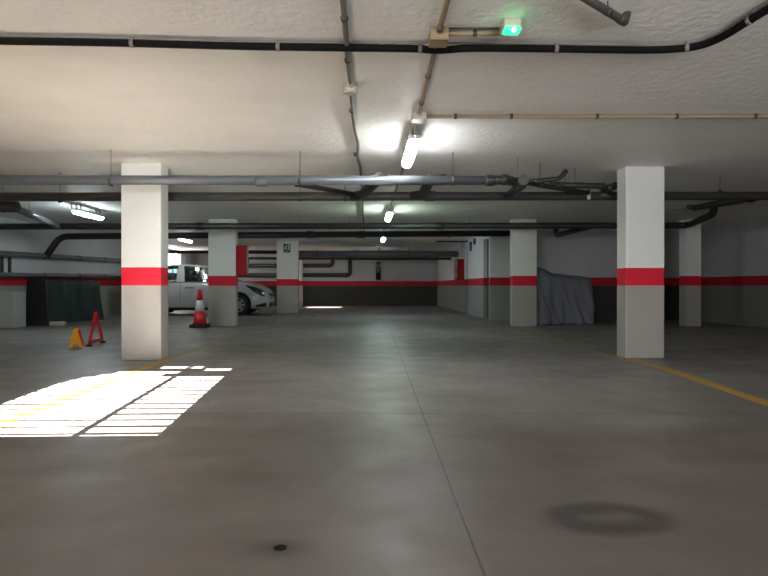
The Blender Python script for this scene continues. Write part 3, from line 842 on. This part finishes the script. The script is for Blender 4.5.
# warning triangle (red), seen aslant
P1, P2 = at_z(88.2, 346.6, 0), at_z(103.4, 342.6, 0)
ang = math.atan2(P2.y - P1.y, P2.x - P1.x)
t = thing('warning_triangle', 'red folding warning triangle on black feet beside the left column', 'warning triangle', ((P1.x + P2.x) / 2, (P1.y + P2.y) / 2, 0), ang)
hw = (P2 - P1).length / 2
def tri_bar(a, b, w, d, m):
    a, b = Vector(a), Vector(b); dv = (b - a).normalized(); nv = Vector((0, 1, 0)).cross(dv) * w
    bm = bmesh.new(); add_prism(bm, [a + nv + Vector((0, -d, 0)), b + nv + Vector((0, -d, 0)), b - nv + Vector((0, -d, 0)), a - nv + Vector((0, -d, 0))], (0, 2 * d, 0))
    return bm
TZ = 0.46
for a, b in (((-hw * 0.82, 0, 0.055), (hw * 0.82, 0, 0.055)), ((-hw * 0.85, 0, 0.05), (0, 0, TZ)), ((hw * 0.85, 0, 0.05), (0, 0, TZ))):
    obj('reflector_bar', tri_bar(a, b, 0.024, 0.012, M_TRI), M_TRI, t)
for s in (-1, 1):
    bm = bmesh.new(); bev_box(bm, (s * hw * 0.9 - 0.03, -0.035, 0), (s * hw * 0.9 + 0.03, 0.035, 0.028), 0.006, 2); obj('foot', bm, M_CONEB, t)
    bm = bmesh.new(); add_tube(bm, [(s * hw * 0.9, 0, 0.02), (s * hw * 0.8, 0, 0.06)], 0.014, 8); obj('leg', bm, M_CONEB, t)
# amber folding sign
P1 = at_z(79, 347.5, 0)
t = thing('folding_sign', 'small amber yellow folding floor stand left of the red triangle', 'floor stand', (P1.x - 0.02, P1.y - 0.02, 0), 0.35)
for s, m, nm in ((-1, M_AMBER, 'front_panel'), (1, M_TRI, 'rear_panel')):
    rot = Matrix.Rotation(R(-s * 17), 3, 'X')
    bm = bmesh.new()
    add_prism(bm, [rot @ Vector(p) + Vector((0, s * 0.085, 0.006)) for p in ((-0.085, 0, 0), (-0.045, 0, 0), (-0.03, 0, 0.045), (0.03, 0, 0.045), (0.045, 0, 0), (0.085, 0, 0), (0.022, 0, 0.265), (-0.022, 0, 0.265))], rot @ Vector((0, 0.012, 0)))
    obj(nm, bm, m, t)
bm = bmesh.new(); add_tube(bm, [(-0.03, 0.006, 0.258), (0.03, 0.006, 0.258)], 0.012, 8); obj('hinge', bm, M_AMBER, t)

# traffic cone
t = thing('traffic_cone', 'red and white traffic cone on a black base by the column', 'traffic cone', (-3.365, 11.78, 0), 0.08)
bm = bmesh.new(); bev_box(bm, (-0.175, -0.175, 0), (0.175, 0.175, 0.075), 0.02, 2); obj('base', bm, M_CONEB, t)
def cone_r(z): return 0.135 - (z - 0.07) * (0.135 - 0.034) / 0.7
def frus(z0, z1, e=0.0):
    bm = bmesh.new(); add_lathe(bm, [(cone_r(z0) + e, z0), (cone_r(z1) + e, z1)], 32); return bm
obj('lower_cone', frus(0.07, 0.33), M_CONE, t)
obj('white_band', frus(0.33, 0.55, 0.002), M_CONEW, t)
bm = bmesh.new(); add_lathe(bm, [(cone_r(0.55), 0.55), (cone_r(0.76), 0.76), (0.03, 0.775), (0.02, 0.775)], 32); obj('tip', bm, M_CONE, t)

# covered motorcycle
t0 = at_z(537, 325.2, 0); t1 = at_z(598, 324.5, 0)
def cover():
    bm = bmesh.new()
    cx0, cx1, cy = 3.42, 5.10, 12.95
    def ridge(u):   # height of the ridge along the bike
        k = [(0, 0.92), (0.12, 1.22), (0.22, 1.30), (0.34, 1.25), (0.5, 1.13), (0.68, 1.09), (0.85, 1.07), (0.96, 1.04), (1, 0.98)]
        for (a, b), (c, d) in zip(k, k[1:]):
            if u <= c:
                s = (u - a) / (c - a); s = s * s * (3 - 2 * s); return b + (d - b) * s
        return k[-1][1]
    nu, nv = 90, 40
    rows = []
    for i in range(nu + 1):
        u = i / nu; row = []
        endf = min(1, min(u, 1 - u) / 0.07) ** 0.5 if 0 < u < 1 else 0.0
        for j in range(nv + 1):
            v = j / nv * 2 - 1           # -1 front hem, 0 ridge, 1 rear hem
            s = abs(v)
            hgt = ridge(u)
            top = 0.36
            if s < top:
                a = s / top; d = 0.06 * a + 0.14 * a * a; z = hgt - 0.10 * a ** 2.2
            else:
                a = (s - top) / (1 - top); d = 0.20 + 0.22 * a ** 0.8 + 0.04 * a * a; z = (hgt - 0.10) * (1 - a) + 0.0
            wide = 0.62 + 0.38 * endf
            fold = (0.034 * math.sin(u * 30 + 5.5 * a + 5 * (1 - a) * u) + 0.024 * math.sin(u * 57 + 1.7 - a * 7) + 0.03 * math.sin(u * 15 - 4 * a) + 0.012 * math.sin(u * 23 + a * 17)) * (a if s >= top else 0.1 * a)
            y = cy + math.copysign(d * wide + fold, v if v else 1)
            x = cx0 + (cx1 - cx0) * u + 0.02 * math.sin(z * 9 + u * 17)
            if s > top and a > 0.98: z = 0.012 + 0.012 * math.sin(u * 40)
            row.append(bm.verts.new((x, y, max(0, z))))
        rows.append(row)
    for a, b in zip(rows, rows[1:]):
        for j in range(nv):
            f = bm.faces.new((a[j], a[j + 1], b[j + 1], b[j])); f.smooth = True
    for g_ in (rows[0], rows[-1]): bm.faces.new(g_)
    return bm
o = obj('covered_motorcycle', cover(), M_COVER); tag(o, 'motorcycle hidden under a creased grey cover beside the right column', 'covered motorcycle')

# ------------------------------------------------------------------ the white car
def lerp_tab(tab, x):
    if x <= tab[0][0]: return tab[0][1:]
    for a, b in zip(tab, tab[1:]):
        if x <= b[0]:
            s = (x - a[0]) / (b[0] - a[0])
            return tuple(p + (q - p) * s for p, q in zip(a[1:], b[1:]))
    return tab[-1][1:]
CAR = [(-2.0, .58, .40, .78), (-1.96, .72, .28, .92), (-1.8, .81, .21, .98), (-1.34, .855, .17, .985), (-.6, .868, .16, .975), (.3, .868, .16, .965),
       (.8, .862, .16, .97), (1.0, .858, .16, .975), (1.2, .855, .165, .955), (1.45, .838, .175, .90), (1.65, .80, .185, .84), (1.8, .75, .19, .77), (1.9, .68, .20, .70), (1.97, .58, .23, .60), (2.0, .45, .30, .50)]
def car_sec(x):
    w, zb_, zt_ = lerp_tab(CAR, x)
    h = zt_ - zb_
    return [(0, zb_), (w * .86, zb_), (w * .965, zb_ + .06 * h / .8), (w * .99, zb_ + .22 * h), (w, zb_ + .42 * h), (w * .985, zb_ + .66 * h), (w * .965, zb_ + .80 * h), (w * .93, zb_ + .92 * h), (w * .84, zt_ - .006), (w * .6, zt_ + .012), (0, zt_ + .022)]
def car_pt(x, s, side=-1, off=0.0):
    q = car_sec(x); i = min(int(s), len(q) - 2); f = s - i
    y = q[i][0] * (1 - f) + q[i + 1][0] * f; z = q[i][1] * (1 - f) + q[i + 1][1] * f
    dy, dz = q[i + 1][1] - q[i][1], -(q[i + 1][0] - q[i][0])
    l = math.hypot(dy, dz) or 1
    return Vector((x + (off * 0.6 if x > 1.6 else 0), side * (y + off * dy / l), z + off * dz / l))
car = thing('parked_car', 'white hatchback car parked nose out in the left bay', 'car', (-4.78, 17.2, 0))
bm = bmesh.new()
xs = [-2.0 + 4.0 * (0.5 - 0.5 * math.cos(math.pi * i / 60)) for i in range(61)]
rings = []
for x in xs:
    half = [car_pt(x, s / 2.0) for s in range(0, 21)]
    other = [Vector((p.x, -p.y, p.z)) for p in reversed(half[1:-1])]
    rings.append([bm.verts.new(p) for p in half + other])
for a, b in zip(rings, rings[1:]):
    n = len(a)
    for j in range(n):
        f = bm.faces.new((a[j], a[(j + 1) % n], b[(j + 1) % n], b[j])); f.smooth = True
bm.faces.new(rings[0]); bm.faces.new(list(reversed(rings[-1])))
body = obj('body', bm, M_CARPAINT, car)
# wheel arches cut out of the body
WX = (1.17, -1.34); WR = 0.305
cut = bmesh.new()
for x in WX:
    bmesh.ops.create_cone(cut, cap_ends=True, segments=40, radius1=0.365, radius2=0.365, depth=2.2, matrix=Matrix.Translation((x, 0, 0.315)) @ Matrix.Rotation(R(90), 4, 'X'))
cme = bpy.data.meshes.new('cutter'); cut.to_mesh(cme); cut.free()
cob = bpy.data.objects.new('cutter', cme); COL.objects.link(cob); cob.parent = car
md = body.modifiers.new('arch', 'BOOLEAN'); md.operation = 'DIFFERENCE'; md.object = cob; md.solver = 'EXACT'
dg = bpy.context.evaluated_depsgraph_get(); dg.update()
nm = bpy.data.meshes.new_from_object(body.evaluated_get(dg))
body.modifiers.clear(); body.data = nm
bpy.data.objects.remove(cob)
# inner wheel housings so that the arches are dark, with a floor pan
bm = bmesh.new()
add_box(bm, (-1.75, -0.56, 0.17), (1.75, 0.56, 0.72))
obj('underbody', bm, M_TRIM, car)
# roof, pillars and glass
ROOF = [(0.32, 1.385, .565), (0.1, 1.435, .60), (-.3, 1.468, .615), (-.8, 1.462, .61), (-1.25, 1.42, .59), (-1.52, 1.36, .56)]
bm = bmesh.new()
rr = []
for x, z, w in ROOF:
    row = []
    for k in range(13):
        v = k / 6 - 1
        row.append((x, v * w, z - 0.045 * abs(v) ** 3))
    rr.append([[bm.verts.new(p) for p in row], [bm.verts.new((p[0], p[1] * 0.985, p[2] - 0.03)) for p in row]])
for layer in (0, 1):
    for a, b in zip(rr, rr[1:]):
        for k in range(12):
            f = bm.faces.new((a[layer][k], a[layer][k + 1], b[layer][k + 1], b[layer][k])); f.smooth = True
for a, b in zip(rr, rr[1:]):
    for k in (0, 12): bm.faces.new((a[0][k], b[0][k], b[1][k], a[1][k]))
for e in (rr[0], rr[-1]):
    for k in range(12): bm.faces.new((e[0][k], e[0][k + 1], e[1][k + 1], e[1][k]))
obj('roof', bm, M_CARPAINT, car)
def plate(name, pts, thick, m, parent):
    """thin quad panel with real thickness"""
    a = [Vector(p) for p in pts]
    nrm = (a[1] - a[0]).cross(a[3] - a[0]).normalized()
    if nrm.y * a[0].y < 0 and abs(a[0].y) > 0.3: nrm = -nrm
    bm = bmesh.new(); add_prism(bm, [p - nrm * thick for p in a], nrm * thick)
    return obj(name, bm, m, parent)
BELT = 0.968
for s in (-1, 1):
    lo = lambda x: (x, s * (0.80 if x < 0.9 else 0.74), BELT - 0.01)
    def hi(x):
        _, = (0,)
        tab = sorted([(a, b - 0.045, w) for a, b, w in ROOF])
        z, w = lerp_tab(tab, x)
        return (x, s * w, z)
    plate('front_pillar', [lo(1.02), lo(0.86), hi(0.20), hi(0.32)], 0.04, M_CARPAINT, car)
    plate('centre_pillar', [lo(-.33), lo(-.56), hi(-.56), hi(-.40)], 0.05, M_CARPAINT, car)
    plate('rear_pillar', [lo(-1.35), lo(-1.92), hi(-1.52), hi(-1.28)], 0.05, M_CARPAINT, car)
    plate('front_side_window', [lo(.86), lo(-.33), hi(-.40), hi(.20)], 0.006, M_GLASS, car)
    plate('rear_side_window', [lo(-.56), lo(-1.35), hi(-1.28), hi(-.56)], 0.006, M_GLASS, car)
    # mirror
    bm = bmesh.new(); bmesh.ops.create_uvsphere(bm, u_segments=14, v_segments=10, radius=0.1)
    for v in bm.verts: v.co = Vector((v.co.x * 0.8 + 0.72, s * 0.95 + v.co.y * 0.8, v.co.z * 0.75 + 1.0))
    for f in bm.faces: f.smooth = True
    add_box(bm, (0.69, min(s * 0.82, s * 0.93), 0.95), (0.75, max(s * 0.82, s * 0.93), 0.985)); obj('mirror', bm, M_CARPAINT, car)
    # handle
    bm = bmesh.new(); add_tube(bm, [(-0.29, s * 0.862, 0.79), (-0.27, s * 0.892, 0.79), (-0.07, s * 0.892, 0.79), (-0.05, s * 0.862, 0.79)], 0.014, 8); obj('door_handle', bm, M_TRIM, car)
    # door seams, sills
    for xa in (-.44, .92):
        bm = bmesh.new()
        add_tube(bm, [car_pt(xa, q / 2, s, 0.0005) for q in range(5, 16)], 0.005, 6, cap=True); obj('door_seam', bm, M_TRIM, car)
    # headlight, fog lamp
    def patch(name, x0, x1, slo, shi, m, off=0.008, n=12):
        bm = bmesh.new(); rows = []
        for i in range(n + 1):
            u = i / n; x = x0 + (x1 - x0) * u
            a, b = slo(u), shi(u)
            rows.append([bm.verts.new(car_pt(x, a + (b - a) * k / 6, s, off)) for k in range(7)] + [bm.verts.new(car_pt(x, a + (b - a) * k / 6, s, -0.01)) for k in range(6, -1, -1)])
        for a, b in zip(rows, rows[1:]):
            for k in range(14):
                f = bm.faces.new((a[k], a[(k + 1) % 14], b[(k + 1) % 14], b[k]))
        bm.faces.new(rows[0]); bm.faces.new(list(reversed(rows[-1])))
        return obj(name, bm, m, car)
    patch('headlight', 1.38, 1.90, lambda u: 6.8 - 1.8 * min(1, u * 1.6), lambda u: 7.1 + 0.3 * u, M_LENS)
    patch('fog_lamp', 1.66, 1.93, lambda u: 2.2, lambda u: 2.7 + 0.9 * u, M_TRIM)
    patch('side_sill', -0.95, 0.78, lambda u: 1.1, lambda u: 2.1, M_TRIM, 0.006)
plate('windscreen', [(1.04, -0.74, BELT), (1.04, 0.74, BELT), (0.31, 0.565, 1.345), (0.31, -0.565, 1.345)], 0.006, M_GLASS, car)
plate('rear_window', [(-1.88, -0.66, 1.0), (-1.88, 0.66, 1.0), (-1.52, 0.56, 1.32), (-1.52, -0.56, 1.32)], 0.006, M_GLASS, car)
# grille and bumper intake
bm = bmesh.new(); bev_box(bm, (1.93, -0.42, 0.54), (2.015, 0.42, 0.64), 0.02, 2); obj('grille', bm, M_TRIM, car)
bm = bmesh.new(); bev_box(bm, (1.93, -0.5, 0.26), (2.01, 0.5, 0.36), 0.02, 2); obj('lower_intake', bm, M_TRIM, car)
# seats
for s in (-1, 1):
    bm = bmesh.new()
    bev_box(bm, (-0.25, s * .36 - .24, .45), (.3, s * .36 + .24, .62), .04, 2)
    bev_box(bm, (-.42, s * .36 - .24, .5), (-.25, s * .36 + .24, 1.12), .05, 2, Matrix.Rotation(R(-10), 3, 'Y'), (-.33, s * .36, .5))
    bev_box(bm, (-.49, s * .36 - .12, 1.16), (-.39, s * .36 + .12, 1.33), .04, 2)
    obj('front_seat', bm, M_SEAT, car)
bm = bmesh.new(); bev_box(bm, (-1.25, -.6, .5), (-.85, .6, .65), .04, 2); bev_box(bm, (-1.35, -.6, .6), (-1.2, .6, 1.1), .04, 2); obj('rear_seat', bm, M_SEAT, car)
bm = bmesh.new(); bev_box(bm, (.62, -.7, .85), (1.0, .7, 1.0), .04, 2); obj('dashboard', bm, M_SEAT, car)
# wheels
def wheel(x, s):
    y = s * 0.735
    bm = bmesh.new()
    ringsw = []
    prof = [(.20, -.09), (.27, -.10), (.295, -.085), (WR, -.05), (WR, .05), (.295, .085), (.27, .10), (.20, .09)]
    n = 36
    for r, o_ in prof:
        ringsw.append([bm.verts.new((x + r * math.cos(2 * math.pi * k / n), y + s * o_, WR + r * math.sin(2 * math.pi * k / n))) for k in range(n)])
    for a, b in zip(ringsw, ringsw[1:]):
        for k in range(n):
            f = bm.faces.new((a[k], a[(k + 1) % n], b[(k + 1) % n], b[k])); f.smooth = True
    w = obj('wheel', bm, M_TYRE, car)
    bm = bmesh.new()
    bmesh.ops.create_cone(bm, cap_ends=True, segments=36, radius1=.205, radius2=.205, depth=.10, matrix=Matrix.Translation((x, y + s * 0.0, WR)) @ Matrix.Rotation(R(90), 4, 'X'))
    obj('rim', bm, M_TRIM, w)
    bm = bmesh.new()
    for k in range(7):
        a = 2 * math.pi * k / 7
        rot = Matrix.Rotation(a, 3, 'Y')
        c = Vector((x, y + s * 0.07, WR))
        vs_ = add_box(bm, (x + 0.03, y + s * 0.07 - 0.012, WR - 0.032), (x + 0.205, y + s * 0.07 + 0.012, WR + 0.032), rot, c)
    add_tube(bm, [(x, y + s * 0.05, WR), (x, y + s * 0.095, WR)], 0.055, 18)
    for k in range(36):
        pass
    pts = [(x + .195 * math.cos(2 * math.pi * k / 36), y + s * 0.075, WR + .195 * math.sin(2 * math.pi * k / 36)) for k in range(37)]
    add_tube(bm, pts, 0.016, 8)
    obj('hubcap', bm, M_HUB, w)
for x in WX:
    for s in (-1, 1): wheel(x, s)
